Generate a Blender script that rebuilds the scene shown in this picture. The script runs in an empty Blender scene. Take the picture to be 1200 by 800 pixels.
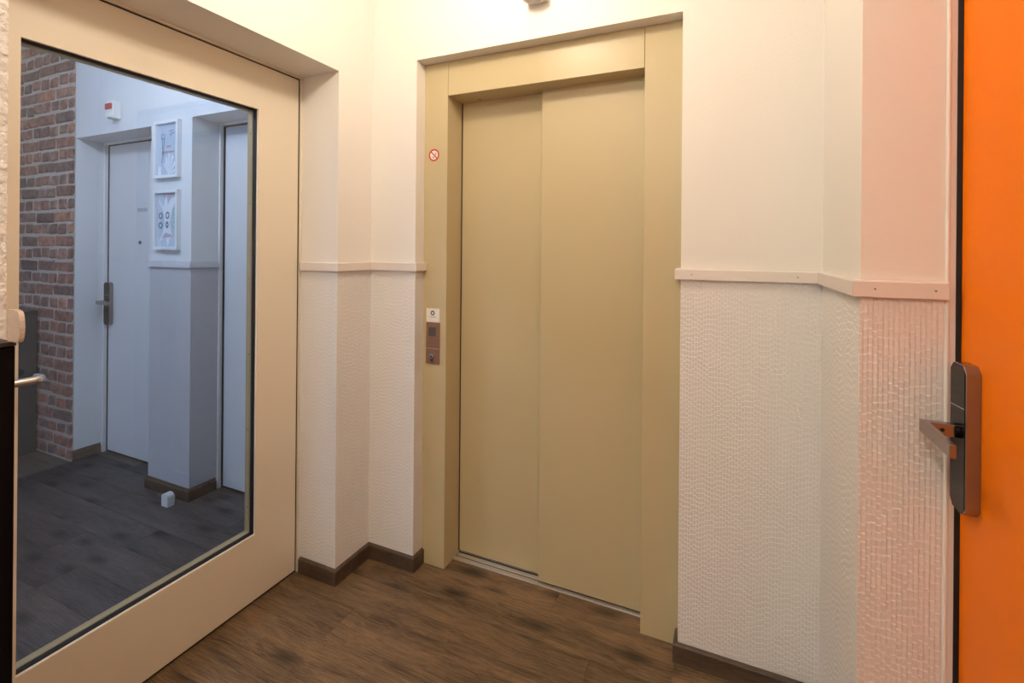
import bpy, bmesh, math, random
from mathutils import Vector, Matrix
random.seed(11)
PI = math.pi
scene = bpy.context.scene
COL = scene.collection

# ------------------------------------------------------------------ camera
# x runs along the elevator wall, y away from the camera along the side walls
cam_d = bpy.data.cameras.new('camera')
cam = bpy.data.objects.new('camera', cam_d)
COL.objects.link(cam)
cam_d.sensor_fit = 'HORIZONTAL'
cam_d.sensor_width = 36.0
cam_d.lens = 36.0 * 563.0 / 1200.0
cam_d.shift_y = (292.9 - 400.0) / 1200.0
cam_d.clip_start = 0.02
YAW = math.atan2(252, 563)
cam.matrix_world = (Matrix.Translation((0, 0, 1.36)) @ Matrix.Rotation(YAW, 4, 'Z')
                    @ Matrix.Rotation(PI / 2, 4, 'X') @ Matrix.Rotation(0.0085, 4, 'Z'))
scene.camera = cam

# ------------------------------------------------------------------ world, light, exposure
w = bpy.data.worlds.new('sky')
scene.world = w
w.use_nodes = True
w.node_tree.nodes['Background'].inputs[0].default_value = (0.62, 0.76, 1.0, 1)
w.node_tree.nodes['Background'].inputs[1].default_value = 1.0
vs = scene.view_settings
vs.view_transform = 'Standard'
vs.look = 'None'
vs.exposure = 0.74
vs.gamma = 1.0
vs.use_curve_mapping = False


def area_light(name, loc, size, power, color, rot=(0, 0, 0), shape='DISK', size_y=None):
    d = bpy.data.lights.new(name, 'AREA')
    d.shape = shape
    d.size = size
    if size_y:
        d.size_y = size_y
    d.energy = power
    d.color = color
    o = bpy.data.objects.new(name, d)
    o.location = loc
    o.rotation_euler = rot
    COL.objects.link(o)
    return o


CEIL = 2.72
# globe lamps hang just under the ceiling: position, radius, watts, colour (their glowing globes are built below)
LAMPS = [((-0.70, 1.02, 2.46), 0.075, 12.8, (1.0, 0.85, 0.67), 'round warm globe lamp on the ceiling in front of the elevator'),
         ((-0.50, -1.45, 2.58), 0.11, 29.0, (1.0, 0.90, 0.77), 'added fill lamp, round warm globe, unseen behind the camera'),  # added for fill light on the lobby, never in view
         ((-2.50, 0.50, 2.58), 0.11, 28.0, (0.82, 0.90, 1.0), 'round cool globe lamp in the room behind the glass door')]
# daylight that comes in through the window of the room behind the glass door
area_light('window_daylight', (-3.3, -2.36, 1.55), 1.5, 50.0, (0.76, 0.85, 1.0), (PI / 2, 0, PI), 'RECTANGLE', 1.7)

# ------------------------------------------------------------------ materials
MATS = {}


def mat(name, col, rough=0.5, metal=0.0, var=0.0, vscale=6.0, bump=0.0, bscale=60.0, spec=0.5, coat=0.0, emit=None, bdist=0.004):
    if name in MATS:
        return MATS[name]
    m = bpy.data.materials.new(name)
    m.use_nodes = True
    nt = m.node_tree
    b = nt.nodes['Principled BSDF']
    b.inputs['Base Color'].default_value = (*col, 1)
    b.inputs['Roughness'].default_value = rough
    b.inputs['Metallic'].default_value = metal
    b.inputs['Specular IOR Level'].default_value = spec
    b.inputs['Coat Weight'].default_value = coat
    tc = nt.nodes.new('ShaderNodeTexCoord')
    if var > 0:
        n = nt.nodes.new('ShaderNodeTexNoise')
        n.inputs['Scale'].default_value = vscale
        n.inputs['Detail'].default_value = 5
        nt.links.new(tc.outputs['Object'], n.inputs['Vector'])
        r = nt.nodes.new('ShaderNodeMix')
        r.data_type = 'RGBA'
        r.inputs[6].default_value = (*[c * (1 - var) for c in col], 1)
        r.inputs[7].default_value = (*[min(1, c * (1 + var)) for c in col], 1)
        nt.links.new(n.outputs['Fac'], r.inputs[0])
        nt.links.new(r.outputs[2], b.inputs['Base Color'])
    if bump > 0:
        n2 = nt.nodes.new('ShaderNodeTexNoise')
        n2.inputs['Scale'].default_value = bscale
        n2.inputs['Detail'].default_value = 4
        nt.links.new(tc.outputs['Object'], n2.inputs['Vector'])
        bp = nt.nodes.new('ShaderNodeBump')
        bp.inputs['Strength'].default_value = bump
        bp.inputs['Distance'].default_value = bdist
        nt.links.new(n2.outputs['Fac'], bp.inputs['Height'])
        nt.links.new(bp.outputs['Normal'], b.inputs['Normal'])
    if emit:
        b.inputs['Emission Color'].default_value = (*emit[0], 1)
        b.inputs['Emission Strength'].default_value = emit[1]
    MATS[name] = m
    return m


def wood(name, dark, light, knots=True, rough=0.45, axis='X', scale=1.0):
    """long-grained wood, grain along a local axis, shade shifted from board to board"""
    m = bpy.data.materials.new(name)
    m.use_nodes = True
    nt = m.node_tree
    L = nt.links.new
    b = nt.nodes['Principled BSDF']
    b.inputs['Roughness'].default_value = rough
    tc = nt.nodes.new('ShaderNodeTexCoord')
    oi = nt.nodes.new('ShaderNodeObjectInfo')
    mul = nt.nodes.new('ShaderNodeVectorMath')
    mul.operation = 'SCALE'
    mul.inputs[0].default_value = (37.0, 19.0, 53.0)
    L(oi.outputs['Random'], mul.inputs['Scale'])
    add = nt.nodes.new('ShaderNodeVectorMath')
    add.operation = 'ADD'
    L(tc.outputs['Object'], add.inputs[0])
    L(mul.outputs[0], add.inputs[1])
    # slow waviness that bends the grain
    warp = nt.nodes.new('ShaderNodeTexNoise')
    warp.inputs['Scale'].default_value = 4.0 * scale
    warp.inputs['Detail'].default_value = 2
    L(add.outputs[0], warp.inputs['Vector'])
    wsub = nt.nodes.new('ShaderNodeVectorMath')
    wsub.operation = 'SUBTRACT'
    wsub.inputs[1].default_value = (0.5, 0.5, 0.5)
    L(warp.outputs['Color'], wsub.inputs[0])
    wsc = nt.nodes.new('ShaderNodeVectorMath')
    wsc.operation = 'SCALE'
    wsc.inputs['Scale'].default_value = 0.035
    L(wsub.outputs[0], wsc.inputs[0])
    add2 = nt.nodes.new('ShaderNodeVectorMath')
    add2.operation = 'ADD'
    L(add.outputs[0], add2.inputs[0])
    L(wsc.outputs[0], add2.inputs[1])

    def stretched(sx, sy, detail, rgh=0.6):
        mp = nt.nodes.new('ShaderNodeMapping')
        v = {'X': (sx, sy, sy), 'Y': (sy, sx, sy), 'Z': (sy, sy, sx)}[axis]
        mp.inputs['Scale'].default_value = [q * scale for q in v]
        L(add2.outputs[0], mp.inputs['Vector'])
        n = nt.nodes.new('ShaderNodeTexNoise')
        n.inputs['Scale'].default_value = 1.0
        n.inputs['Detail'].default_value = detail
        n.inputs['Roughness'].default_value = rgh
        L(mp.outputs[0], n.inputs['Vector'])
        return n
    broad = stretched(2.2, 14.0, 4)
    fine = stretched(6.0, 290.0, 6, 0.8)
    mixf = nt.nodes.new('ShaderNodeMath')
    mixf.operation = 'MULTIPLY_ADD'
    mixf.inputs[1].default_value = 0.72
    L(fine.outputs['Fac'], mixf.inputs[0])
    sc = nt.nodes.new('ShaderNodeMath')
    sc.operation = 'MULTIPLY'
    sc.inputs[1].default_value = 0.36
    L(broad.outputs['Fac'], sc.inputs[0])
    L(sc.outputs[0], mixf.inputs[2])
    rmp = nt.nodes.new('ShaderNodeValToRGB')
    e = rmp.color_ramp.elements
    e[0].position = 0.41
    e[0].color = (*dark, 1)
    e[1].position = 0.68
    e[1].color = (*light, 1)
    L(mixf.outputs[0], rmp.inputs[0])
    colout = rmp.outputs[0]
    if knots:
        mp = nt.nodes.new('ShaderNodeMapping')
        mp.inputs['Scale'].default_value = (2.3, 5.6, 5.6)
        L(add2.outputs[0], mp.inputs['Vector'])
        vo = nt.nodes.new('ShaderNodeTexVoronoi')
        vo.voronoi_dimensions = '2D'
        vo.inputs['Scale'].default_value = 1.0
        L(mp.outputs[0], vo.inputs['Vector'])
        kr = nt.nodes.new('ShaderNodeValToRGB')
        kr.color_ramp.elements[0].position = 0.03
        kr.color_ramp.elements[0].color = (0.14, 0.14, 0.14, 1)
        kr.color_ramp.elements[1].position = 0.19
        kr.color_ramp.elements[1].color = (1, 1, 1, 1)
        L(vo.outputs['Distance'], kr.inputs[0])
        km = nt.nodes.new('ShaderNodeMix')
        km.data_type = 'RGBA'
        km.blend_type = 'MULTIPLY'
        km.inputs[0].default_value = 0.85
        L(colout, km.inputs[6])
        L(kr.outputs[0], km.inputs[7])
        colout = km.outputs[2]
    hv = nt.nodes.new('ShaderNodeHueSaturation')
    ma = nt.nodes.new('ShaderNodeMath')
    ma.operation = 'MULTIPLY_ADD'
    ma.inputs[1].default_value = 0.24
    ma.inputs[2].default_value = 0.88
    L(oi.outputs['Random'], ma.inputs[0])
    L(ma.outputs[0], hv.inputs['Value'])
    L(colout, hv.inputs['Color'])
    L(hv.outputs[0], b.inputs['Base Color'])
    bp = nt.nodes.new('ShaderNodeBump')
    bp.inputs['Strength'].default_value = 0.25
    bp.inputs['Distance'].default_value = 0.002
    L(fine.outputs['Fac'], bp.inputs['Height'])
    L(bp.outputs['Normal'], b.inputs['Normal'])
    MATS[name] = m
    return m


def wallpaper_mat(name, col):
    """painted relief wallpaper: small upright staggered tiles, laid out in UV metres"""
    m = bpy.data.materials.new(name)
    m.use_nodes = True
    nt = m.node_tree
    L = nt.links.new
    b = nt.nodes['Principled BSDF']
    b.inputs['Base Color'].default_value = (*col, 1)
    b.inputs['Roughness'].default_value = 0.55
    tc = nt.nodes.new('ShaderNodeTexCoord')
    sep = nt.nodes.new('ShaderNodeSeparateXYZ')
    L(tc.outputs['UV'], sep.inputs[0])
    # columns 6.5 mm wide, each shifted by its own amount
    col_i = nt.nodes.new('ShaderNodeMath')
    col_i.operation = 'DIVIDE'
    col_i.inputs[1].default_value = 0.0088
    L(sep.outputs['X'], col_i.inputs[0])
    fl = nt.nodes.new('ShaderNodeMath')
    fl.operation = 'FLOOR'
    L(col_i.outputs[0], fl.inputs[0])
    wn = nt.nodes.new('ShaderNodeTexWhiteNoise')
    wn.noise_dimensions = '1D'
    L(fl.outputs[0], wn.inputs['W'])
    row = nt.nodes.new('ShaderNodeMath')
    row.operation = 'DIVIDE'
    row.inputs[1].default_value = 0.0185
    L(sep.outputs['Y'], row.inputs[0])
    stretch = nt.nodes.new('ShaderNodeMath')          # every column has its own tile height
    stretch.operation = 'MULTIPLY_ADD'
    stretch.inputs[1].default_value = 0.35
    stretch.inputs[2].default_value = 0.95
    L(wn.outputs['Value'], stretch.inputs[0])
    rowm = nt.nodes.new('ShaderNodeMath')
    rowm.operation = 'MULTIPLY'
    L(row.outputs[0], rowm.inputs[0])
    L(stretch.outputs[0], rowm.inputs[1])
    rs = nt.nodes.new('ShaderNodeMath')
    rs.operation = 'ADD'
    L(rowm.outputs[0], rs.inputs[0])
    L(wn.outputs['Value'], rs.inputs[1])
    rf = nt.nodes.new('ShaderNodeMath')
    rf.operation = 'FLOOR'
    L(rs.outputs[0], rf.inputs[0])
    cmb = nt.nodes.new('ShaderNodeCombineXYZ')
    L(fl.outputs[0], cmb.inputs[0])
    L(rf.outputs[0], cmb.inputs[1])
    wn2 = nt.nodes.new('ShaderNodeTexWhiteNoise')
    wn2.noise_dimensions = '2D'
    L(cmb.outputs[0], wn2.inputs['Vector'])
    # pressed relief: every tile has a raised lip along its foot and one flank, and sits at its own level
    def math_(op, a_, b_=None, c_=None):
        n = nt.nodes.new('ShaderNodeMath')
        n.operation = op
        for k_, q in enumerate((a_, b_, c_)):
            if q is None:
                continue
            if isinstance(q, (int, float)):
                n.inputs[k_].default_value = q
            else:
                L(q, n.inputs[k_])
        return n.outputs[0]
    fr = math_('FRACT', rs.outputs[0])
    fx = math_('FRACT', col_i.outputs[0])
    lip = math_('MAXIMUM', math_('SUBTRACT', 1.0, math_('DIVIDE', fr, 0.22)), 0.0)
    flank = math_('MAXIMUM', math_('SUBTRACT', 1.0, math_('DIVIDE', fx, 0.30)), 0.0)
    h1 = math_('MULTIPLY_ADD', lip, 1.0, math_('MULTIPLY', fr, 0.35))
    h2 = math_('MULTIPLY_ADD', flank, 0.62, h1)
    h3 = math_('MULTIPLY_ADD', wn2.outputs['Value'], 0.6, h2)
    sb = nt.nodes.new('ShaderNodeMath')
    sb.operation = 'MULTIPLY'
    sb.inputs[1].default_value = 1.0
    L(h3, sb.inputs[0])
    bp = nt.nodes.new('ShaderNodeBump')
    bp.inputs['Strength'].default_value = 1.0
    bp.inputs['Distance'].default_value = 0.0017
    L(sb.outputs[0], bp.inputs['Height'])
    L(bp.outputs['Normal'], b.inputs['Normal'])
    MATS[name] = m
    return m


def glass_mat(name, tint, refl=1.0):
    m = bpy.data.materials.new(name)
    m.use_nodes = True
    nt = m.node_tree
    nt.nodes.remove(nt.nodes['Principled BSDF'])
    out = nt.nodes['Material Output']
    tr = nt.nodes.new('ShaderNodeBsdfTransparent')
    tr.inputs[0].default_value = (*tint, 1)
    gl = nt.nodes.new('ShaderNodeBsdfGlossy')
    gl.inputs['Roughness'].default_value = 0.0
    gl.inputs['Color'].default_value = (refl, refl, refl, 1)
    # Schlick reflectance of a thin pane, the same from both sides
    lw = nt.nodes.new('ShaderNodeLayerWeight')
    lw.inputs['Blend'].default_value = 0.5
    pw = nt.nodes.new('ShaderNodeMath')
    pw.operation = 'POWER'
    pw.inputs[1].default_value = 5.0
    nt.links.new(lw.outputs['Facing'], pw.inputs[0])
    fr = nt.nodes.new('ShaderNodeMath')
    fr.operation = 'MULTIPLY_ADD'
    fr.inputs[1].default_value = 0.93
    fr.inputs[2].default_value = 0.065
    nt.links.new(pw.outputs[0], fr.inputs[0])
    mx = nt.nodes.new('ShaderNodeMixShader')
    nt.links.new(fr.outputs[0], mx.inputs[0])
    nt.links.new(tr.outputs[0], mx.inputs[1])
    nt.links.new(gl.outputs[0], mx.inputs[2])
    nt.links.new(mx.outputs[0], out.inputs[0])
    MATS[name] = m
    return m


def brick_mat(name):
    m = bpy.data.materials.new(name)
    m.use_nodes = True
    nt = m.node_tree
    L = nt.links.new
    b = nt.nodes['Principled BSDF']
    b.inputs['Roughness'].default_value = 0.85
    tc = nt.nodes.new('ShaderNodeTexCoord')
    oi = nt.nodes.new('ShaderNodeObjectInfo')
    rp = nt.nodes.new('ShaderNodeValToRGB')
    cr = rp.color_ramp
    cr.elements[0].position = 0.0
    cr.elements[0].color = (0.125, 0.082, 0.074, 1)
    cr.elements[1].position = 1.0
    cr.elements[1].color = (0.37, 0.165, 0.105, 1)
    for p, c in ((0.25, (0.20, 0.110, 0.090, 1)), (0.5, (0.28, 0.130, 0.095, 1)), (0.75, (0.23, 0.145, 0.120, 1))):
        e = cr.elements.new(p)
        e.color = c
    L(oi.outputs['Random'], rp.inputs[0])
    ad = nt.nodes.new('ShaderNodeVectorMath')
    ad.operation = 'ADD'
    L(tc.outputs['Object'], ad.inputs[0])
    L(oi.outputs['Location'], ad.inputs[1])
    n = nt.nodes.new('ShaderNodeTexNoise')
    n.inputs['Scale'].default_value = 26
    n.inputs['Detail'].default_value = 6
    L(ad.outputs[0], n.inputs['Vector'])
    mr = nt.nodes.new('ShaderNodeMapRange')
    mr.inputs[1].default_value = 0.3
    mr.inputs[2].default_value = 0.7
    mr.inputs[3].default_value = 0.6
    mr.inputs[4].default_value = 1.5
    L(n.outputs['Fac'], mr.inputs[0])
    hv = nt.nodes.new('ShaderNodeHueSaturation')
    L(rp.outputs[0], hv.inputs['Color'])
    L(mr.outputs[0], hv.inputs['Value'])
    L(hv.outputs[0], b.inputs['Base Color'])
    bp = nt.nodes.new('ShaderNodeBump')
    bp.inputs['Strength'].default_value = 0.6
    bp.inputs['Distance'].default_value = 0.006
    L(n.outputs['Fac'], bp.inputs['Height'])
    L(bp.outputs['Normal'], b.inputs['Normal'])
    MATS[name] = m
    return m


WALL = mat('wall_paint', (0.82, 0.785, 0.735), 0.6, var=0.015, vscale=2.0, bump=0.12, bscale=90)
WPAPER = wallpaper_mat('relief_wallpaper', (0.81, 0.785, 0.76))
PLASTER = mat('rough_plaster', (0.74, 0.69, 0.65), 0.8, var=0.10, vscale=60, bump=1.0, bscale=48, bdist=0.014)
RAIL = mat('rail_paint', (0.76, 0.69, 0.64), 0.45)
DOORPAINT = mat('door_cream_paint', (0.78, 0.70, 0.565), 0.42, var=0.01)
ELEV = mat('elevator_paint', (0.55, 0.455, 0.265), 0.38, var=0.02, vscale=3, bump=0.04, bscale=400)
SILL = mat('sill_metal', (0.62, 0.58, 0.52), 0.35, 0.7)
BLACK = mat('black_rubber', (0.008, 0.007, 0.008), 0.6)
BEAD = mat('glazing_bead', (0.50, 0.345, 0.17), 0.5)
ORANGE = mat('orange_lacquer', (1.0, 0.222, 0.0), 0.38, var=0.02, vscale=1.5, spec=0.12)
METAL = mat('brushed_metal', (0.33, 0.30, 0.29), 0.26, 0.9)
STEEL = mat('satin_steel', (0.62, 0.60, 0.58), 0.25, 1.0)
LOCKBLACK = mat('lock_black', (0.006, 0.005, 0.005), 0.25, var=0.15, vscale=90, spec=0.18)
COPPER = mat('panel_bronze', (0.30, 0.165, 0.105), 0.38, 0.35)
DARKBTN = mat('dark_button', (0.13, 0.10, 0.09), 0.4, var=0.1, vscale=300)
WHITEP = mat('white_plastic', (0.80, 0.78, 0.74), 0.4)
STICK = mat('sticker_white', (0.86, 0.84, 0.76), 0.45)
RED = mat('sign_red', (0.55, 0.035, 0.03), 0.4)
INK = mat('sign_ink', (0.06, 0.055, 0.05), 0.5)
GREYINK = mat('grey_ink', (0.30, 0.31, 0.33), 0.5)
REDLENS = mat('red_lens', (0.55, 0.05, 0.05), 0.2)
BRICK = brick_mat('old_brick')
MORTAR = mat('mortar', (0.50, 0.43, 0.38), 0.9, var=0.25, vscale=30, bump=0.8, bscale=120)
FWALL = mat('far_wall_paint', (0.72, 0.73, 0.74), 0.6, var=0.012, vscale=2)
FDOOR = mat('far_door_paint', (0.70, 0.70, 0.71), 0.4)
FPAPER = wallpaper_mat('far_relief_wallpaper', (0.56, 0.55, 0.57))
GREYUNIT = mat('grey_unit', (0.055, 0.06, 0.062), 0.5, var=0.06)
BLACKUNIT = mat('black_lacquer', (0.002, 0.0015, 0.002), 0.5, spec=0.12)
DARKTOP = wood('dark_top_wood', (0.012, 0.009, 0.008), (0.07, 0.055, 0.045), knots=False, scale=3.0)
PALEWOOD = wood('pale_wood', (0.55, 0.42, 0.34), (0.75, 0.60, 0.50), knots=False, scale=2.0)
FLOORW = wood('floor_wood', (0.034, 0.020, 0.010), (0.31, 0.188, 0.095), rough=0.45)
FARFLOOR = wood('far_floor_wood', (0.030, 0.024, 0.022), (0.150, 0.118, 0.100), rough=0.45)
BASEW = wood('baseboard_wood', (0.026, 0.017, 0.011), (0.150, 0.098, 0.062), knots=False, rough=0.5, scale=1.6)
GLASS = glass_mat('door_glass', (0.585, 0.675, 0.82), 1.0)
PICGLASS = glass_mat('picture_glass', (0.96, 0.98, 1.0), 1.0)
CEILP = mat('ceiling_paint', (0.80, 0.78, 0.74), 0.7)
FRAMEW = mat('white_frame', (0.82, 0.82, 0.82), 0.4)
ARTBG = mat('art_paper', (0.58, 0.65, 0.74), 0.6, var=0.08, vscale=9)
ARTGLARE = mat('art_white_glare', (0.90, 0.91, 0.92), 0.6)  # white print shapes, with reflections on the picture glass painted in
ARTPINK = mat('art_pink', (0.60, 0.48, 0.54), 0.6)
ARTGREEN = mat('art_green', (0.35, 0.55, 0.52), 0.6)
ARTDARK = mat('art_dark', (0.14, 0.17, 0.24), 0.6)
ARTRED = mat('art_red', (0.55, 0.30, 0.30), 0.6)


# ------------------------------------------------------------------ helpers
def tag(o, label=None, cat=None, group=None, kind=None):
    if label:
        o['label'] = label
    if cat:
        o['category'] = cat
    if group:
        o['group'] = group
    if kind:
        o['kind'] = kind
    return o


def link(name, bm, m, parent=None, smooth=False, loc=None):
    me = bpy.data.meshes.new(name)
    bmesh.ops.recalc_face_normals(bm, faces=bm.faces)
    bm.to_mesh(me)
    bm.free()
    if smooth:
        for p in me.polygons:
            p.use_smooth = True
    me.materials.append(m)
    o = bpy.data.objects.new(name, me)
    COL.objects.link(o)
    if loc:
        o.location = loc
    if parent:
        o.parent = parent
        if not loc:
            o.matrix_parent_inverse = parent.matrix_basis.inverted()
    return o


def add_box(bm, x0, x1, y0, y1, z0, z1, bev=0.0, seg=1):
    g = bmesh.ops.create_cube(bm, size=1.0)
    vs_ = g['verts']
    for v in vs_:
        v.co = Vector(((x0 + x1) / 2 + v.co.x * (x1 - x0), (y0 + y1) / 2 + v.co.y * (y1 - y0), (z0 + z1) / 2 + v.co.z * (z1 - z0)))
    if bev > 0:
        es = set()
        for v in vs_:
            es.update(v.link_edges)
        bmesh.ops.bevel(bm, geom=list(es), offset=bev, segments=seg, affect='EDGES', profile=0.5)


def box(name, x0, x1, y0, y1, z0, z1, m, parent=None, bev=0.0, seg=1):
    bm = bmesh.new()
    add_box(bm, x0, x1, y0, y1, z0, z1, bev, seg)
    return link(name, bm, m, parent)


def boxes(name, lst, m, parent=None, bev=0.0):
    bm = bmesh.new()
    for b in lst:
        add_box(bm, *b, bev)
    return link(name, bm, m, parent)


def empty(name, loc, kind=None):
    o = bpy.data.objects.new(name, None)
    o.location = loc
    o.empty_display_size = 0.05
    COL.objects.link(o)
    if kind:
        o['kind'] = kind
    return o


def add_cyl(bm, c, axis, r, h, seg=32, bev=0.0):
    """cylinder centred at c along axis 'x','y','z'"""
    g = bmesh.ops.create_cone(bm, cap_ends=True, segments=seg, radius1=r, radius2=r, depth=h)
    rot = {'x': Matrix.Rotation(PI / 2, 4, 'Y'), 'y': Matrix.Rotation(PI / 2, 4, 'X'), 'z': Matrix.Identity(4)}[axis]
    bmesh.ops.transform(bm, matrix=Matrix.Translation(c) @ rot, verts=g['verts'])
    if bev > 0:
        es = [e for e in {e for v in g['verts'] for e in v.link_edges} if len(e.link_faces) == 2 and any(len(f.verts) > 4 for f in e.link_faces)]
        bmesh.ops.bevel(bm, geom=es, offset=bev, segments=2, affect='EDGES', profile=0.5)


def cyl(name, c, axis, r, h, m, parent=None, seg=32, bev=0.0):
    bm = bmesh.new()
    add_cyl(bm, c, axis, r, h, seg, bev)
    return link(name, bm, m, parent)


def add_prism(bm, pts, axis, a0, a1, bev=0.0):
    """pts: outline in the two other axes (x,z for 'y'; y,z for 'x'; x,y for 'z'), extruded from a0 to a1"""
    def P(p, a):
        return {'y': (p[0], a, p[1]), 'x': (a, p[0], p[1]), 'z': (p[0], p[1], a)}[axis]
    lo = [bm.verts.new(P(p, a0)) for p in pts]
    hi = [bm.verts.new(P(p, a1)) for p in pts]
    n = len(pts)
    bm.faces.new(lo)
    bm.faces.new(hi[::-1])
    for i in range(n):
        bm.faces.new((lo[i], hi[i], hi[(i + 1) % n], lo[(i + 1) % n]))
    if bev > 0:
        es = {e for v in lo + hi for e in v.link_edges}
        bmesh.ops.bevel(bm, geom=list(es), offset=bev, segments=2, affect='EDGES', profile=0.5)


def prism(name, pts, axis, a0, a1, m, parent=None, bev=0.0):
    bm = bmesh.new()
    add_prism(bm, pts, axis, a0, a1, bev)
    return link(name, bm, m, parent)


def sweep(name, path, prof, m, parent=None):
    """mitred moulding: path in xy, the room lies to its right; prof = (out, z) outline"""
    n = len(path)
    offs = []
    for i in range(n):
        d = []
        if i > 0:
            d.append((Vector(path[i]) - Vector(path[i - 1])).normalized())
        if i < n - 1:
            d.append((Vector(path[i + 1]) - Vector(path[i])).normalized())
        nr = [Vector((q.y, -q.x)) for q in d]
        if len(nr) == 2:
            s = nr[0] + nr[1]
            offs.append(s / (s.dot(nr[0])))
        else:
            offs.append(nr[0])
    bm = bmesh.new()
    uvl = bm.loops.layers.uv.new('UVMap')
    rings = []
    acc = 0.0
    lens = []
    for i in range(n):
        if i:
            acc += (Vector(path[i]) - Vector(path[i - 1])).length
        lens.append(acc)
        rings.append([bm.verts.new((path[i][0] + offs[i].x * o, path[i][1] + offs[i].y * o, z)) for o, z in prof])
    k = len(prof)
    for i in range(n - 1):
        for j in range(k):
            f = bm.faces.new((rings[i][j], rings[i + 1][j], rings[i + 1][(j + 1) % k], rings[i][(j + 1) % k]))
            us = (lens[i], lens[i + 1], lens[i + 1], lens[i])
            zs = (prof[j][1], prof[j][1], prof[(j + 1) % k][1], prof[(j + 1) % k][1])
            for lp, u, v in zip(f.loops, us, zs):
                lp[uvl].uv = (u, v)
    bm.faces.new(rings[0])
    bm.faces.new(rings[-1][::-1])
    return link(name, bm, m, parent)


def tube(name, pts, r, m, parent=None, seg=16):
    cu = bpy.data.curves.new(name, 'CURVE')
    cu.dimensions = '3D'
    cu.bevel_depth = r
    cu.bevel_resolution = 4
    cu.use_fill_caps = True
    sp = cu.splines.new('POLY')
    sp.points.add(len(pts) - 1)
    for p, q in zip(sp.points, pts):
        p.co = (*q, 1)
    tmp = bpy.data.objects.new('tmp', cu)
    COL.objects.link(tmp)
    dg = bpy.context.evaluated_depsgraph_get()
    me = bpy.data.meshes.new_from_object(tmp.evaluated_get(dg))
    bpy.data.objects.remove(tmp)
    me.materials.clear()
    me.materials.append(m)
    for p in me.polygons:
        p.use_smooth = True
    o = bpy.data.objects.new(name, me)
    COL.objects.link(o)
    if parent:
        o.parent = parent
        o.matrix_parent_inverse = parent.matrix_basis.inverted()
    return o


# ------------------------------------------------------------------ measures of the place (metres)
WY = 1.69            # elevator wall
LX = -1.442          # left wall
RX = 0.262           # right wall beside the elevator
PY = 1.246           # short wall face beside the orange door
RVY = 1.49           # reveal of the glass door
OPL, OPR, OPT = -1.205, -0.140, 2.16     # elevator opening in the wall
BACKY = -2.40
FARY = 1.65          # wall with the doors in the room behind the glass
FARL = -4.66
RAILZ0, RAILZ1 = 1.267, 1.303

# ------------------------------------------------------------------ floor
floor = box('floor', FARL - 0.1, 0.75, BACKY - 0.1, 2.05, -0.10, -0.006, mat('screed', (0.03, 0.02, 0.015), 0.9))
tag(floor, 'brown oak plank floor', kind='structure')
PW, PL = 0.150, 1.22


def plank_mesh(length, m):
    bm_ = bmesh.new()
    add_box(bm_, -length / 2 + 0.0003, length / 2 - 0.0003, -PW / 2 + 0.0003, PW / 2 - 0.0003, -0.006, 0.0, 0.0008)
    me = bpy.data.meshes.new('plank')
    bmesh.ops.recalc_face_normals(bm_, faces=bm_.faces)
    bm_.to_mesh(me)
    bm_.free()
    me.materials.append(m)
    return me


full = {'near': plank_mesh(PL, FLOORW), 'far': plank_mesh(PL, FARFLOOR)}
# planks are brown oak in the lobby, greyer behind the glass door; they meet under the door
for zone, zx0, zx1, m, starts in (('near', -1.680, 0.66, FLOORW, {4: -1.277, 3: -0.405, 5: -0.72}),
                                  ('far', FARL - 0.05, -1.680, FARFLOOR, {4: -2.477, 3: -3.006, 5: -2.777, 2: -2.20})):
    y = 1.423 + 4 * PW
    r_i = 0
    while y > BACKY:
        x = starts.get(r_i, -1.277 + random.uniform(0, PL))
        while x > zx0:
            x -= PL
        while x < zx1:
            xa, xb = max(x, zx0), min(x + PL, zx1)
            if xb - xa > 0.02:
                me = full[zone] if xb - xa > PL - 0.001 else plank_mesh(xb - xa, m)
                o = bpy.data.objects.new('plank', me)
                COL.objects.link(o)
                o.parent = floor
                o.location = ((xa + xb) / 2, y - PW / 2, 0)
            x += PL
        y -= PW
        r_i += 1

# ------------------------------------------------------------------ walls of the elevator lobby
wall_back = boxes('wall_back', [
    (LX, OPL, WY, 2.02, 0, CEIL), (OPR, RX, WY, 2.02, 0, CEIL), (OPL, OPR, WY, 2.02, OPT, CEIL)], WALL)
tag(wall_back, kind='structure')
wall_left = boxes('wall_left', [
    (-1.755, LX, RVY, 2.02, 0, CEIL),                # pier between glass door and elevator
    (-1.755, LX, 0.509, RVY, 2.08, CEIL)], WALL)    # lintel over the glass door
tag(wall_left, kind='structure')
wall_left_near = box('wall_left_near', -1.625, LX, BACKY, 0.509, 0, CEIL, PLASTER)
tag(wall_left_near, kind='structure')
wall_divide = box('wall_divide', -1.755, -1.625, BACKY, 0.415, 0, CEIL, FWALL)
tag(wall_divide, kind='structure')
box('lintel_infill', -1.755, -1.625, 0.415, 0.509, 2.08, CEIL, FWALL, wall_divide)
wall_right = boxes('wall_right', [
    (RX, 0.62, PY, 2.02, 0, CEIL),
    (0.419, 0.62, 0.30, PY, 2.09, CEIL),
    (0.419, 0.62, BACKY, 0.30, 0, CEIL)], WALL)
tag(wall_right, kind='structure')
wall_behind = box('wall_behind', -1.625, 0.62, BACKY - 0.1, BACKY, 0, CEIL, WALL)
tag(wall_behind, kind='structure')
ceiling = box('ceiling', FARL - 0.1, 0.75, BACKY - 0.1, 2.05, CEIL, CEIL + 0.1, CEILP)
tag(ceiling, kind='structure')

# relief wallpaper under the chair rail
T = 0.0018


def paper(path, parent, m=None, z1=RAILZ0 + 0.01):
    sweep('wallpaper', path, [(0, 0.0), (T, 0.0), (T, z1), (0, z1)], m or WPAPER, parent)


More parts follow.
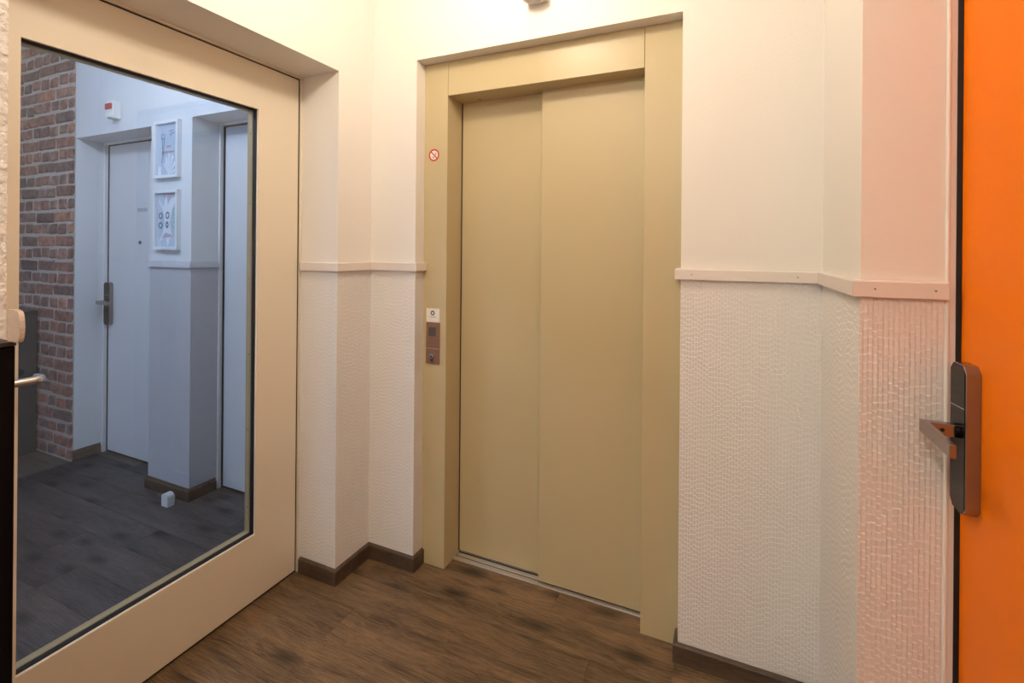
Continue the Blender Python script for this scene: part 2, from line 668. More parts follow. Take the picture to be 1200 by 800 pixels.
paper([(-1.640, RVY), (LX, RVY), (LX, WY)], wall_left)
paper([(LX, WY), (OPL, WY), (OPL, 1.752)], wall_back)
paper([(OPR, WY), (RX, WY)], wall_back)
paper([(RX, WY), (RX, PY), (0.403, PY)], wall_right)

# chair rail
rp = [(0.001, RAILZ0), (0.016, RAILZ0), (0.0175, RAILZ0 + 0.0015), (0.0175, RAILZ1 - 0.003), (0.0145, RAILZ1), (0.001, RAILZ1)]
t1 = sweep('trim_1', [(-1.630, RVY), (LX, RVY), (LX, WY), (OPL, WY), (OPL, 1.750)], rp, RAIL)
tag(t1, 'painted chair rail wrapping the pier between glass door and elevator', kind='structure')
t2 = sweep('trim_2', [(OPR, 1.750), (OPR, WY), (RX, WY), (RX, PY), (0.4045, PY)], rp, RAIL)
tag(t2, 'painted chair rail between elevator and orange door', kind='structure')
for (sx, sy) in ((-0.105, WY - 0.0178), (0.195, WY - 0.0178), (0.2835, PY - 0.0178), (0.3835, PY - 0.0178)):
    cyl('screw_hole', (sx, sy, 1.285), 'y', 0.0022, 0.001, mat('screw_dark', (0.30, 0.22, 0.18), 0.6), t2, 12)

# baseboards
bp_ = [(0.001, 0.0), (0.0145, 0.0), (0.0145, 0.056), (0.0120, 0.059), (0.0075, 0.0615), (0.005, 0.062), (0.001, 0.063)]
b1 = sweep('baseboard_left', [(-1.630, RVY), (LX, RVY), (LX, WY), (OPL, WY), (OPL, 1.752)], bp_, BASEW)
tag(b1, kind='structure')
b2 = sweep('baseboard_right', [(OPR, 1.752), (OPR, WY), (RX, WY), (RX, PY), (0.403, PY)], bp_, BASEW)
tag(b2, kind='structure')

# ------------------------------------------------------------------ elevator
FY = 1.752
el = empty('elevator', ((OPL + OPR) / 2, FY + 0.1, 0))
tag(el, 'beige steel elevator with two-panel sliding door and wide frame', 'elevator')
JL, JR, HZ = -1.089, -0.272, 2.014
box('jamb', OPL, JL, FY, 1.99, 0.0, OPT, ELEV, el, 0.0012)
box('jamb', JR, OPR, FY, 1.99, 0.0, OPT, ELEV, el, 0.0012)
box('header', JL + 0.0012, JR - 0.0012, FY + 0.0005, 1.99, HZ, OPT, ELEV, el, 0.0012)
for x in (JL + 0.0006, JR - 0.0006):
    box('seam', x - 0.0012, x + 0.0012, FY + 0.004, FY + 0.008, HZ, OPT, BLACK, el)
cyl('header_screw', (-0.985, 1.845, HZ - 0.001), 'z', 0.005, 0.003, STEEL, el, 16)
box('door_panel', JL - 0.01, -0.66, 1.878, 1.905, 0.012, 2.05, ELEV, el, 0.0015)
fast = box('door_panel', -0.694, JR + 0.02, 1.838, 1.866, 0.013, 2.05, ELEV, el, 0.0015)
box('door_seal', JL, JL + 0.0022, 1.872, 1.878, 0.012, HZ, BLACK, el)
box('shaft_back', JL, JR, 1.93, 1.94, 0.0, HZ, BLACK, el)
# threshold: three metal rails with dark grooves between them
sill = box('sill', JL, JR, 1.828, 1.93, -0.002, 0.002, BLACK, el)
for (ya, yb) in ((1.826, 1.846), (1.853, 1.873), (1.884, 1.905)):
    box('sill_rail', JL, JR, ya, yb, 0.0, 0.0055, SILL, sill, 0.0008)
# call station on the left jamb
cp = box('call_panel', -1.1865, -1.1185, FY - 0.006, FY + 0.001, 0.868, 1.046, COPPER, el, 0.0012)
box('panel_joint', -1.1866, -1.1184, FY - 0.0066, FY - 0.004, 0.9335, 0.9352, SILL, cp)
bt = box('call_button', -1.1725, -1.1355, FY - 0.0085, FY - 0.005, 0.987, 1.026, DARKBTN, cp, 0.0012)
bm = bmesh.new()
for i in range(5):
    add_box(bm, -1.169, -1.139, FY - 0.0091, FY - 0.0082, 0.9915 + i * 0.0072, 0.9945 + i * 0.0072)
link('button_grille', bm, mat('grille_dark', (0.06, 0.05, 0.05), 0.5), cp)
cyl('key_switch', (-1.1545, FY - 0.009, 0.902), 'y', 0.0115, 0.010, STEEL, cp, 24, 0.0012)
box('key_slot', -1.160, -1.149, FY - 0.0148, FY - 0.0135, 0.9, 0.904, BLACK, cp)
box('key_tab', -1.161, -1.1505, FY - 0.011, FY - 0.006, 0.879, 0.892, mat('key_dark', (0.10, 0.07, 0.06), 0.4, 0.5), cp, 0.001)
st = box('panel_sticker', -1.1865, -1.1185, FY - 0.004, FY + 0.001, 1.047, 1.1055, STICK, el, 0.0006)
bm = bmesh.new()
N = 28
cx, cz, yo = -1.1535, 1.0865, FY - 0.0046
for i in range(N):
    a0, a1 = 2 * PI * i / N, 2 * PI * (i + 1) / N
    q = [(cx + r * math.cos(a), yo, cz + r * math.sin(a)) for r, a in ((0.0055, a0), (0.0105, a0), (0.0105, a1), (0.0055, a1))]
    bm.faces.new([bm.verts.new(v) for v in q])
link('sticker_emblem', bm, INK, st)
bm = bmesh.new()
x = -1.169
for wd in (0.006, 0.004, 0.007, 0.005, 0.004):
    add_box(bm, x, x + wd, yo, yo + 0.0008, 1.0685, 1.0712)
    x += wd + 0.0014
link('sticker_lettering', bm, GREYINK, st)

# round prohibition sticker on the left jamb
ns = empty('prohibition_sticker', (-1.1555, FY, 1.766))
tag(ns, 'small round red and white prohibition sticker on the beige elevator frame', 'sticker')
SX, SZ, SR = -1.1555, 1.766, 0.0265
cyl('white_disc', (SX, FY - 0.0004, SZ), 'y', SR - 0.001, 0.0008, STICK, ns, 40)
bm = bmesh.new()
N = 40
for i in range(N):
    a0, a1 = 2 * PI * i / N, 2 * PI * (i + 1) / N
    q = [(SX + r * math.cos(a), FY - 0.0012, SZ + r * math.sin(a)) for r, a in ((SR * 0.74, a0), (SR, a0), (SR, a1), (SR * 0.74, a1))]
    bm.faces.new([bm.verts.new(v) for v in q])
link('red_ring', bm, RED, ns)
bm = bmesh.new()
add_prism(bm, [(SX - 0.0175, SZ + 0.0135), (SX - 0.0135, SZ + 0.0175), (SX + 0.0175, SZ - 0.0135), (SX + 0.0135, SZ - 0.0175)], 'y', FY - 0.0016, FY - 0.0012)
link('red_slash', bm, RED, ns)
bm = bmesh.new()
add_prism(bm, [(SX + 0.002, SZ + 0.013), (SX + 0.008, SZ + 0.011), (SX + 0.012, SZ + 0.004), (SX + 0.010, SZ - 0.004), (SX + 0.006, SZ + 0.001), (SX + 0.005, SZ + 0.006)], 'y', FY - 0.0011, FY - 0.0009)
add_prism(bm, [(SX - 0.010, SZ - 0.010), (SX - 0.004, SZ - 0.004), (SX + 0.001, SZ - 0.011), (SX - 0.003, SZ - 0.015)], 'y', FY - 0.0011, FY - 0.0009)
link('dark_symbol', bm, GREYINK, ns)

# ------------------------------------------------------------------ glass door
DX = -1.645
d1 = empty('door_1', (DX, 0.95, 0), 'structure')
d1['label'] = 'cream door leaf with one large glass pane and a steel lever'
LY0, LY1, LZ1 = 0.420, 1.471, 2.064
GY0, GY1, GZ0, GZ1 = 0.604, 1.284, 0.260, 1.892
XB = DX - 0.052
box('stile', XB, DX, LY0, GY0, 0.010, LZ1, DOORPAINT, d1)
box('stile', XB, DX, GY1, LY1, 0.010, LZ1, DOORPAINT, d1)
box('leaf_rail', XB, DX, GY0, GY1, 0.010, GZ0, DOORPAINT, d1)
box('leaf_rail', XB, DX, GY0, GY1, GZ1, LZ1, DOORPAINT, d1)
GX = DX - 0.024


def ring(name, x0, x1, o0, o1, m):
    """rectangular ring that follows the pane opening, between insets o0 and o1"""
    a0, a1, c0, c1 = GY0 + o0, GY1 - o0, GZ0 + o0, GZ1 - o0
    wd = o1 - o0
    bm = bmesh.new()
    add_box(bm, x0, x1, a0, a0 + wd, c0, c1)
    add_box(bm, x0, x1, a1 - wd, a1, c0, c1)
    add_box(bm, x0, x1, a0 + wd, a1 - wd, c0, c0 + wd)
    add_box(bm, x0, x1, a0 + wd, a1 - wd, c1 - wd, c1)
    return link(name, bm, m, d1)


ring('gasket', GX - 0.001, DX - 0.010, 0.0, 0.0035, BLACK)
bead = ring('glazing_bead', XB, GX - 0.001, 0.0, 0.0060, BEAD)
for z in (0.36, 0.66, 0.95, 1.24, 1.53, 1.80):
    cyl('bead_screw', (GX - 0.013, GY1 - 0.0062, z), 'y', 0.0022, 0.0008, BLACK, bead, 10)
bm = bmesh.new()
vsq = [bm.verts.new((GX, yy, zz)) for yy, zz in ((GY0 + 0.004, GZ0 + 0.004), (GY1 - 0.004, GZ0 + 0.004), (GY1 - 0.004, GZ1 - 0.004), (GY0 + 0.004, GZ1 - 0.004))]
bm.faces.new(vsq)
link('pane', bm, GLASS, d1)
# frame, rubber seal and bottom seal
fr = boxes('door_frame', [(-1.755, -1.640, 1.478, RVY - 0.0005, 0, 2.079), (-1.755, -1.640, 0.53, 1.478, 2.0700, 2.0795)], DOORPAINT, d1)
boxes('door_seal', [(-1.70, -1.647, LY1, 1.478, 0, 2.07), (-1.70, -1.647, 0.53, LY1, LZ1, 2.07)], BLACK, d1)
box('bottom_seal', -1.69, -1.65, LY0, LY1, 0.0, 0.010, BLACK, d1)
# lever
cyl('rosette', (DX + 0.004, 0.512, 1.022), 'x', 0.026, 0.008, STEEL, d1, 32, 0.001)
pts = [(DX + 0.004, 0.512, 1.022)]
pts += [(DX + 0.035, 0.512, 1.022)]
for i in range(1, 7):
    a = PI / 2 * i / 6
    pts.append((DX + 0.035 + 0.020 * math.sin(a), 0.512 + 0.020 * (1 - math.cos(a)), 1.022))
for i in range(0, 7):
    a = PI / 2 * i / 6
    pts.append((DX + 0.055 - 0.020 * (1 - math.cos(a)), 0.612 + 0.020 * math.sin(a), 1.022))
pts.append((DX + 0.020, 0.632, 1.022))
tube('lever', pts, 0.0100, STEEL, d1)

# ------------------------------------------------------------------ door locks (orange door and the far door share the model)
LW, LT, LH = 0.064, 0.024, 0.280


def make_lock(parent, mtx):
    """local frame: +u from lock edge to hinge side, +v out of the door, z up; origin at lock centre on the door face"""
    def put(o):
        o.data.transform(mtx)
        return o
    c = 0.013
    hw, hh = LW / 2, LH / 2
    outl = [(-hw + c, -hh), (hw - c, -hh), (hw, -hh + c), (hw, hh - c), (hw - c, hh), (-hw + c, hh), (-hw, hh - c), (-hw, -hh + c)]
    bm = bmesh.new()
    add_prism(bm, outl, 'y', 0.0, LT - 0.001, 0.0015)
    body = put(link('lock_body', bm, METAL, parent))
    s = 0.955
    o2 = [(p[0] * s, p[1] * (1 - (1 - s) * LW / LH)) for p in outl]
    bm = bmesh.new()
    add_prism(bm, o2, 'y', LT - 0.0015, LT + 0.0002)
    put(link('lock_face', bm, LOCKBLACK, body))
    bm = bmesh.new()
    add_prism(bm, [(-hw * 0.95, hh * 0.40), (hw * 0.95, hh * 0.425), (hw * 0.95, hh * 0.437), (-hw * 0.95, hh * 0.412)], 'y', LT, LT + 0.0006)
    put(link('face_line', bm, STEEL, body))
    # lever: square neck out of the lock, then a flat blade towards the hinge side
    bm = bmesh.new()
    z0, z1 = 0.001, 0.024
    add_prism(bm, [(-0.006, LT), (0.012, LT), (0.012, LT + 0.046), (0.135, LT + 0.046), (0.135, LT + 0.056), (-0.006, LT + 0.056)], 'z', z0, z1, 0.0012)
    lever = put(link('lever', bm, METAL, parent))
    bm = bmesh.new()
    add_cyl(bm, (0.003, LT + 0.004, 0.0125), 'y', 0.014, 0.008, 24, 0.001)
    put(link('lever_collar', bm, LOCKBLACK, lever))
    bm = bmesh.new()
    add_cyl(bm, (0.0122, LT + 0.026, 0.0125), 'x', 0.0035, 0.0008, 16)
    put(link('grub_screw', bm, BLACK, lever))


# ------------------------------------------------------------------ orange door
OX = 0.4275
d2 = empty('door_2', (OX, 0.78, 0), 'structure')
d2['label'] = 'bright orange door with electronic lock and flat lever'
box('door_leaf', OX, OX + 0.045, 0.318, 1.241, 0.006, 2.072, ORANGE, d2, 0.002, 2)
# slim white frame: rounded bead against the wall, then a flat strip, then the dark gap
bm = bmesh.new()
add_box(bm, 0.403, 0.4195, PY - 0.002, PY, 0, 2.088, 0)
link('door_frame', bm, RAIL, d2)
bm = bmesh.new()
N = 10
add_prism(bm, [(0.4065 + 0.0036 * math.cos(PI * i / N + PI), PY - 0.0015 + 0.0036 * math.sin(PI * i / N + PI)) for i in range(N + 1)], 'z', 0, 2.088)
link('frame_bead', bm, mat('bead_white', (0.84, 0.80, 0.75), 0.4), d2)
box('frame_seal', 0.4195, 0.436, 1.2425, PY, 0, 2.088, BLACK, d2)
boxes('frame_stop', [(0.474, 0.50, 0.30, PY, 0, 2.09)], BLACK, d2)
boxes('frame_head', [(0.4195, 0.474, 0.30, 1.2425, 2.076, 2.09), (0.4195, 0.474, 0.30, 0.314, 0, 2.076)], RAIL, d2)
Lz = 1.0115
# u -> -Y, v -> -X
M2 = Matrix(((0, -1, 0, OX), (-1, 0, 0, 1.1855), (0, 0, 1, Lz), (0, 0, 0, 1)))
make_lock(d2, M2)

# ------------------------------------------------------------------ wall sensor above the elevator, ceiling lamps
se = empty('wall_sensor', (-0.66, WY, 2.30))
tag(se, 'white cylindrical sensor on the wall above the elevator', 'sensor')
cyl('sensor_body', (-0.657, 1.640, 2.346), 'z', 0.0425, 0.125, WHITEP, se, 40, 0.003)
box('mount_plate', -0.694, -0.620, 1.66, WY, 2.29, 2.36, WHITEP, se, 0.002)
cyl('sensor_lens', (-0.657, 1.640, 2.2828), 'z', 0.031, 0.003, mat('lens_grey', (0.55, 0.50, 0.44), 0.4), se, 32)
for (lx, ly, lz), r, watts, colr, lab in LAMPS:
    lm = empty('globe_lamp', (lx, ly, CEIL))
    tag(lm, lab, 'lamp')
    cyl('lamp_base', (lx, ly, CEIL - 0.012), 'z', r * 0.75, 0.024, WHITEP, lm, 32, 0.003)
    cyl('stem', (lx, ly, (CEIL - 0.02 + lz + r) / 2), 'z', 0.010, CEIL - 0.02 - lz - r + 0.01, WHITEP, lm, 16)
    bm = bmesh.new()
    bmesh.ops.create_uvsphere(bm, u_segments=24, v_segments=12, radius=r)
    bmesh.ops.translate(bm, vec=(lx, ly, lz), verts=bm.verts)
    glow = mat('lamp_glow_%.2f_%.2f' % (lx, ly), (0.9, 0.88, 0.8), 0.4, emit=(colr, watts / (PI * 4 * PI * r * r)))
    link('globe', bm, glow, lm, True)

# ------------------------------------------------------------------ black cabinet beside the camera (left edge of the view)
bc = empty('black_cabinet', (-1.35, 0.25, 0))
tag(bc, 'tall narrow black cabinet against the rough plaster wall', 'cabinet')
box('carcass', LX + 0.002, -1.264, 0.06, 0.460, 0.0, 1.166, BLACKUNIT, bc, 0.002)
box('top_board', LX + 0.002, -1.262, 0.059, 0.461, 1.166, 1.174, DARKTOP, bc, 0.001)
box('cabinet_door', -1.264, -1.262, 0.065, 0.453, 0.03, 1.160, BLACKUNIT, bc)
wb = bmesh.new()
outl = [(-1.276, 1.1745), (-1.249, 1.1745)]
for i in range(0, 9):
    a = -PI / 2 + PI * i / 8
    outl.append((-1.240 + 0.012 * math.cos(a), 1.2045 + 0.0305 * math.sin(a)))
outl += [(-1.249, 1.2365), (-1.276, 1.2365)]
add_prism(wb, outl, 'y', 0.4525, 0.4605)
wbo = link('wooden_block', wb, PALEWOOD)
tag(wbo, 'pale wooden block with a rounded end on the black cabinet', 'wooden block')

# ------------------------------------------------------------------ room behind the glass door
wall_far = boxes('wall_far', [
    (FARL, -3.775, FARY, 2.02, 0, CEIL),
    (-2.985, -2.625, FARY, 2.02, 0, CEIL),
    (-3.775, -2.985, FARY, 2.02, 2.045, CEIL),
    (-2.625, -1.755, FARY, 2.02, 2.060, CEIL)], FWALL)
tag(wall_far, kind='structure')
wall_far_left = box('wall_far_left', FARL - 0.1, FARL, BACKY, 2.02, 0, CEIL, FWALL)
tag(wall_far_left, kind='structure')
# back wall of that room, with its window
WX0, WX1, WZ0, WZ1 = -4.1, -2.5, 0.65, 2.45
wall_far_behind = boxes('wall_far_behind', [
    (FARL, WX0, BACKY - 0.1, BACKY, 0, CEIL), (WX1, -1.755, BACKY - 0.1, BACKY, 0, CEIL),
    (WX0, WX1, BACKY - 0.1, BACKY, 0, WZ0), (WX0, WX1, BACKY - 0.1, BACKY, WZ1, CEIL)], FWALL)
tag(wall_far_behind, kind='structure')
win = empty('window_1', ((WX0 + WX1) / 2, BACKY - 0.05, WZ0), 'structure')
boxes('window_frame', [(WX0, WX0 + 0.06, BACKY - 0.09, BACKY - 0.03, WZ0, WZ1), (WX1 - 0.06, WX1, BACKY - 0.09, BACKY - 0.03, WZ0, WZ1),
                       (WX0 + 0.06, WX1 - 0.06, BACKY - 0.09, BACKY - 0.03, WZ0, WZ0 + 0.06), (WX0 + 0.06, WX1 - 0.06, BACKY - 0.09, BACKY - 0.03, WZ1 - 0.06, WZ1),
                       ((WX0 + WX1) / 2 - 0.04, (WX0 + WX1) / 2 + 0.04, BACKY - 0.09, BACKY - 0.03, WZ0 + 0.06, WZ1 - 0.06)], FRAMEW, win)
for x0, x1 in ((WX0 + 0.06, (WX0 + WX1) / 2 - 0.04), ((WX0 + WX1) / 2 + 0.04, WX1 - 0.06)):
    bm = bmesh.new()
    bm.faces.new([bm.verts.new((xx, BACKY - 0.06, zz)) for xx, zz in ((x0, WZ0 + 0.06), (x1, WZ0 + 0.06), (x1, WZ1 - 0.06), (x0, WZ1 - 0.06))])
    link('pane', bm, PICGLASS, win)

# pilaster with wallpaper, rail and baseboard
paper([(-2.985, 1.80), (-2.985, FARY), (-2.625, FARY), (-2.625, 1.80)], wall_far, FPAPER, 1.262)
frp = [(0.001, 1.250), (0.0145, 1.250), (0.0145, 1.284), (0.001, 1.284)]
t3 = sweep('trim_3', [(-2.985, 1.79), (-2.985, FARY), (-2.625, FARY), (-2.625, 1.79)], frp, mat('far_rail_paint', (0.66, 0.65, 0.68), 0.45))
tag(t3, kind='structure')
fbp = [(0.001, 0.0), (0.0145, 0.0), (0.0145, 0.052), (0.009, 0.057), (0.009, 0.066), (0.001, 0.066)]
b3 = sweep('baseboard_far', [(-2.985, 1.80), (-2.985, FARY), (-2.625, FARY), (-2.625, 1.79)], fbp, BASEW)
tag(b3, kind='structure')
b4 = sweep('baseboard_far_reveal', [(-3.775, 1.642), (-3.775, 1.79)], fbp, BASEW)
tag(b4, kind='structure')


def far_door(name, x0, x1, ztop, lab):
    d = empty(name, ((x0 + x1) / 2, 1.82, 0), 'structure')
    d['label'] = lab
    box('door_leaf', x0 + 0.030, x1 - 0.030, 1.818, 1.862, 0.014, ztop - 0.020, FDOOR, d, 0.0015)
    boxes('door_frame', [(x0 + 0.0005, x0 + 0.012, 1.800, 1.90, 0, ztop - 0.0005), (x1 - 0.012, x1 - 0.0005, 1.800, 1.90, 0, ztop - 0.0005),
                         (x0 + 0.012, x1 - 0.012, 1.800, 1.90, ztop - 0.012, ztop - 0.0005)], FRAMEW, d)
    boxes('door_gap', [(x0 + 0.012, x0 + 0.030, 1.8195, 1.90, 0, ztop - 0.012), (x1 - 0.030, x1 - 0.012, 1.8195, 1.90, 0, ztop - 0.012),
                       (x0 + 0.030, x1 - 0.030, 1.8195, 1.90, ztop - 0.020, ztop - 0.012), (x0 + 0.030, x1 - 0.030, 1.825, 1.90, 0.0, 0.014)], BLACK, d)
    return d


d3 = far_door('door_3', -3.775, -2.985, 2.045, 'grey-white room door with dark electronic lock beside the brick wall')
d4 = far_door('door_4', -2.625, -1.755, 2.060, 'plain grey-white door beside the pilaster with two pictures')
# u -> +X, v -> -Y
M3 = Matrix(((1, 0, 0, -3.722), (0, -1, 0, 1.818), (0, 0, 1, 0.985), (0, 0, 0, 1)))
make_lock(d3, M3)
cyl('peephole', (-3.394, 1.816, 1.388), 'y', 0.011, 0.008, METAL, d3, 20, 0.001)
bm = bmesh.new()
x = -3.43
for wd in (0.017, 0.011, 0.017, 0.006, 0.016, 0.014):
    add_box(bm, x, x + wd, 1.8168, 1.8182, 1.582, 1.606)
    x += wd + 0.005
link('door_number', bm, mat('pale_lettering', (0.42, 0.44, 0.48), 0.5), d3)

# ------------------------------------------------------------------ brick wall: bricks laid course by course on the far wall
wall_brick = box('wall_brick', FARL, -3.779, 1.635, FARY, 0, CEIL, MORTAR)
tag(wall_brick, 'old brown brick wall with pale mortar joints', kind='structure')
CH = 0.0795
variants = {}
for kind, ln in (('s', 0.208), ('h', 0.095)):
    variants[kind] = []
    for k in range(5):
        bm = bmesh.new()
        add_box(bm, -ln / 2, ln / 2, -0.011, 0.005, -0.0322, 0.0322, 0.007)
        for v in bm.verts:
            v.co += Vector((random.uniform(-.005, .005), random.uniform(-.004, .002), random.uniform(-.005, .004)))
        me = bpy.data.meshes.new('brick')
        bmesh.ops.recalc_face_normals(bm, faces=bm.faces)
        bm.to_mesh(me)
        bm.free()
        me.materials.append(BRICK)
        variants[kind].append((ln, me))
nc = int(CEIL / CH)
for c in range(nc):
    z = CH * (c + 0.5) + 0.002
    kind = 's' if c % 2 else 'h'
    ln = variants[kind][0][0]
    step = ln + 0.012
    x = -3.772
    if kind == 'h':
        # queen closer at the end of a header course
        o = bpy.data.objects.new('brick', variants['h'][c % 5][1])
        COL.objects.link(o)
        o.parent = wall_brick
        o.scale = (0.5, 1, 1)
        o.location = (x - 0.026, 1.640, z)
        x -= 0.050 + 0.018
    while x - ln > FARL + 0.01:
        sc = random.uniform(0.93, 1.05)
        me = random.choice(variants[kind])[1]
        o = bpy.data.objects.new('brick', me)
        COL.objects.link(o)
        o.parent = wall_brick
        o.scale = (sc, random.uniform(0.85, 1.15), random.uniform(0.95, 1.03))
        o.location = (x - ln * sc / 2, 1.640, z + random.uniform(-.005, .005))
        o.rotation_euler = (random.uniform(-.01, .01), random.uniform(-.012, .012), random.uniform(-.01, .01))
        x -= ln * sc + random.uniform(0.010, 0.018)

# ------------------------------------------------------------------ framed pictures
def picture(z0, z1, kind, lab):
    x0, x1 = -2.924, -2.712
    yb, yf = FARY, FARY - 0.024
    t = empty('framed_picture', ((x0 + x1) / 2, FARY, z0))
    tag(t, lab, 'picture', 'framed prints on the pilaster')
    fw = 0.016
    boxes('frame', [(x0, x0 + fw, yf, yb, z0, z1), (x1 - fw, x1, yf, yb, z0, z1), (x0 + fw, x1 - fw, yf, yb, z0, z0 + fw), (x0 + fw, x1 - fw, yf, yb, z1 - fw, z1)], FRAMEW, t)
    pr = box('print', x0 + fw, x1 - fw, yb - 0.008, yb - 0.004, z0 + fw, z1 - fw, ARTBG, t)
    cx, cz = (x0 + x1) / 2, (z0 + z1) / 2
    y1, y0 = yb - 0.0082, yb - 0.0088
    bw, bd, bs, br = bmesh.new(), bmesh.new(), bmesh.new(), bmesh.new()
    if kind == 'star':
        # white hourglass star with points up and down, partly painted glass reflection, rows of small ovals
        H = (z1 - z0) / 2 - fw
        W = (x1 - x0) / 2 - fw
        star = [(-0.95, 0.82), (-0.42, 0.50), (-0.10, 0.95), (0.05, 0.55), (0.35, 0.80), (0.90, 0.85), (0.40, 0.30), (0.22, -0.10), (0.38, -0.50), (0.92, -0.85),
                (0.25, -0.68), (0.05, -0.98), (-0.15, -0.66), (-0.80, -0.80), (-0.42, -0.42), (-0.28, 0.0), (-0.45, 0.35)]
        add_prism(bw, [(cx + p[0] * W, cz + p[1] * H) for p in star], 'y', y0, y1)

        def oval(bm_, ox, oz, rx, rz, hole=0.5):
            N = 20
            for i in range(N):
                a0, a1 = 2 * PI * i / N, 2 * PI * (i + 1) / N
                q = [(cx + ox * W + r * rx * math.cos(a), y0 - 0.0006, cz + oz * H + r * rz * math.sin(a)) for r, a in ((hole, a0), (1, a0), (1, a1), (hole, a1))]
                bm_.faces.new([bm_.verts.new(v) for v in q])
        oval(bd, -0.66, 0.16, 0.020, 0.019)
        oval(bd, -0.66, -0.20, 0.020, 0.019)
        oval(bd, 0.02, 0.17, 0.018, 0.021)
        oval(bd, -0.02, -0.18, 0.014, 0.020, 0.3)
        oval(bs, 0.66, 0.34, 0.016, 0.017)
        oval(bs, 0.62, 0.12, 0.016, 0.014)
        oval(bs, 0.64, -0.18, 0.016, 0.021)
        add_prism(br, [(cx - 0.055, z1 - fw - 0.006), (cx + 0.0, z1 - fw - 0.05), (cx + 0.065, z1 - fw - 0.004)], 'y', y0 + 0.0002, y1)
        add_prism(br, [(cx - 0.02, cz - 0.07), (cx + 0.035, cz - 0.08), (cx + 0.075, cz - 0.125), (cx + 0.03, cz - 0.095), (cx - 0.045, cz - 0.10)], 'y', y0 - 0.0003, y0 - 0.0001)
        mm = ARTPINK
    else:
        # line drawing of a tall thin shape, two lines of faint red lettering, pale fan of rays below, largely painted glass reflection
        for (xa, za, xb, zb) in ((-0.060, 0.085, -0.052, 0.045), (-0.030, 0.085, -0.036, 0.045), (-0.060, 0.062, -0.030, 0.062), (-0.052, 0.045, -0.046, -0.03),
                                 (-0.036, 0.045, -0.040, -0.03), (-0.046, -0.03, -0.056, -0.075), (-0.058, 0.085, -0.03, 0.085), (0.005, 0.10, 0.05, 0.105), (0.01, 0.08, 0.06, 0.092), (0.02, 0.07, 0.035, 0.10)):
            dx, dz = xb - xa, zb - za
            l = math.hypot(dx, dz)
            nx, nz = -dz / l * 0.0016, dx / l * 0.0016
            add_prism(bd, [(cx + xa + nx, cz + za + nz), (cx + xb + nx, cz + zb + nz), (cx + xb - nx, cz + zb - nz), (cx + xa - nx, cz + za - nz)], 'y', y0, y1)
        for (xa, xb, za) in ((-0.012, 0.008, 0.016), (0.012, 0.026, 0.016), (-0.055, -0.03, -0.014), (-0.024, 0.0, -0.014), (0.006, 0.03, -0.014), (0.034, 0.054, -0.014)):
            add_box(br, cx + xa, cx + xb, y0, y1, cz + za - 0.005, cz + za + 0.005)
        for (a, b_, r) in ((100, 118, 0.10), (78, 92, 0.115), (52, 66, 0.12), (28, 40, 0.11), (125, 140, 0.085), (8, 18, 0.09)):
            p0 = (cx + 0.005, z0 + fw + 0.004)
            add_prism(bw, [p0, (p0[0] + r * 0.62 * math.cos(math.radians(a)), p0[1] + r * math.sin(math.radians(a))), (p0[0] + r * 0.62 * math.cos(math.radians(b_)), p0[1] + r * math.sin(math.radians(b_)))], 'y', y0, y1)
        add_box(bw, x0 + fw + 0.004, x0 + fw + 0.03, y0, y1, z0 + fw + 0.002, z0 + fw + 0.05)
        oval = None
        mm = ARTRED
    tag(link('print_white_glare', bw, ARTGLARE, pr), kind='stuff')
    tag(link('print_lines', bd, ARTDARK, pr), kind='stuff')
    tag(link('print_accent', br, mm, pr), kind='stuff')
    if kind == 'star':
        tag(link('print_green', bs, ARTGREEN, pr), kind='stuff')
    else:
        bs.free()
    bm = bmesh.new()
    bm.faces.new([bm.verts.new((xx, yb - 0.014, zz)) for xx, zz in ((x0 + fw, z0 + fw), (x1 - fw, z0 + fw), (x1 - fw, z1 - fw), (x0 + fw, z1 - fw))])
    link('glazing', bm, PICGLASS, t)


picture(1.741, 2.056, 'rays', 'white-framed print with a thin line drawing and faint red lettering, upper of two')
picture(1.346, 1.674, 'star', 'white-framed print with a white star shape (partly painted glass glare) and dark ovals, lower of two')

# fire alarm sounder on the far wall
fa = empty('fire_alarm', (-3.312, FARY, 2.16))
tag(fa, 'small white alarm box with red lens above the grey-white door', 'alarm')
box('alarm_body', -3.345, -3.280, FARY - 0.045, FARY, 2.112, 2.218, WHITEP, fa, 0.006, 2)
box('red_lens', -3.348, -3.286, FARY - 0.054, FARY - 0.044, 2.166, 2.200, REDLENS, fa, 0.004, 2)
box('alarm_nose', -3.338, -3.288, FARY - 0.053, FARY - 0.044, 2.116, 2.154, WHITEP, fa, 0.004, 2)

# door stop on the floor in front of the pilaster
ds = empty('door_stop', (-2.68, 1.573, 0))
tag(ds, 'small white door stop on the floor before the pilaster', 'door stop')
dsb = bmesh.new()
outl = []
for i in range(9):
    a = PI * i / 8
    outl.append((-2.678 + 0.027 * math.cos(a), 0.052 + 0.016 * math.sin(a)))
outl += [(-2.705, 0.0), (-2.651, 0.0)]
add_prism(dsb, outl, 'y', 1.556, 1.592, 0.003)
link('stop_body', dsb, WHITEP, ds)
box('stop_pad', -2.700, -2.656, 1.5925, 1.597, 0.012, 0.050, mat('pad_grey', (0.6, 0.58, 0.56), 0.7), ds, 0.001)

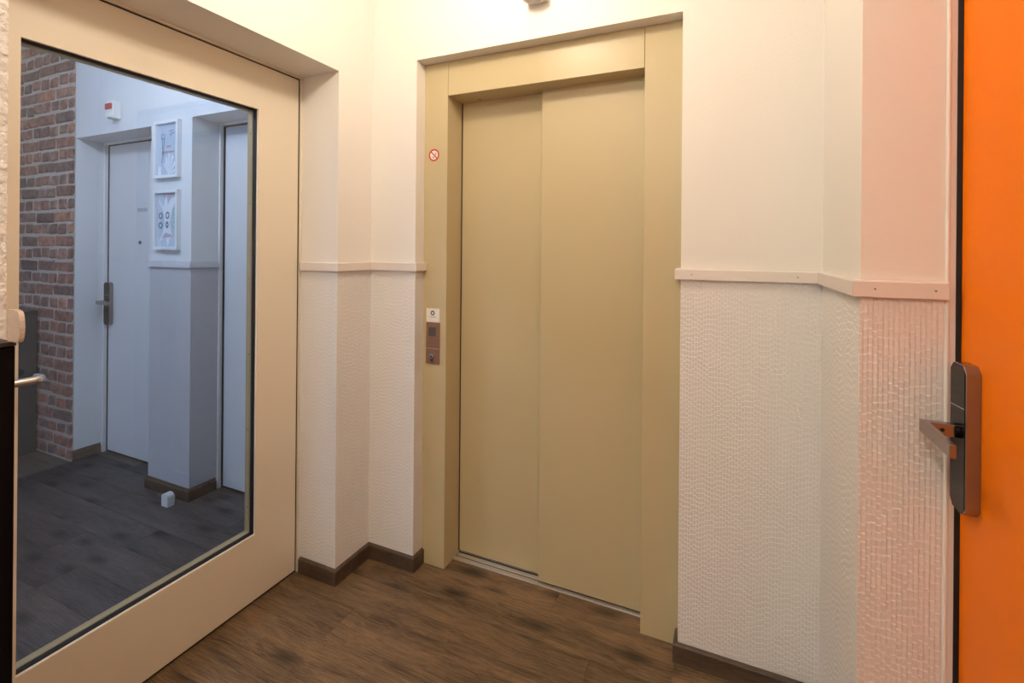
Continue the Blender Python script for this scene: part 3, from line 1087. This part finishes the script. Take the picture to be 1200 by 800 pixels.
# grey cabinet against the brick wall
gu = empty('grey_cabinet', (-4.36, 1.45, 0))
tag(gu, 'low dark grey cabinet in front of the brick wall', 'cabinet')
box('carcass', -4.60, -4.165, 1.25, 1.622, 0.0, 0.915, GREYUNIT, gu, 0.002)
box('top_board', -4.605, -4.160, 1.245, 1.622, 0.915, 0.935, GREYUNIT, gu, 0.002)
box('cabinet_door', -4.595, -4.385, 1.235, 1.25, 0.02, 0.905, GREYUNIT, gu, 0.001)
box('cabinet_door', -4.38, -4.17, 1.235, 1.25, 0.02, 0.905, GREYUNIT, gu, 0.001)
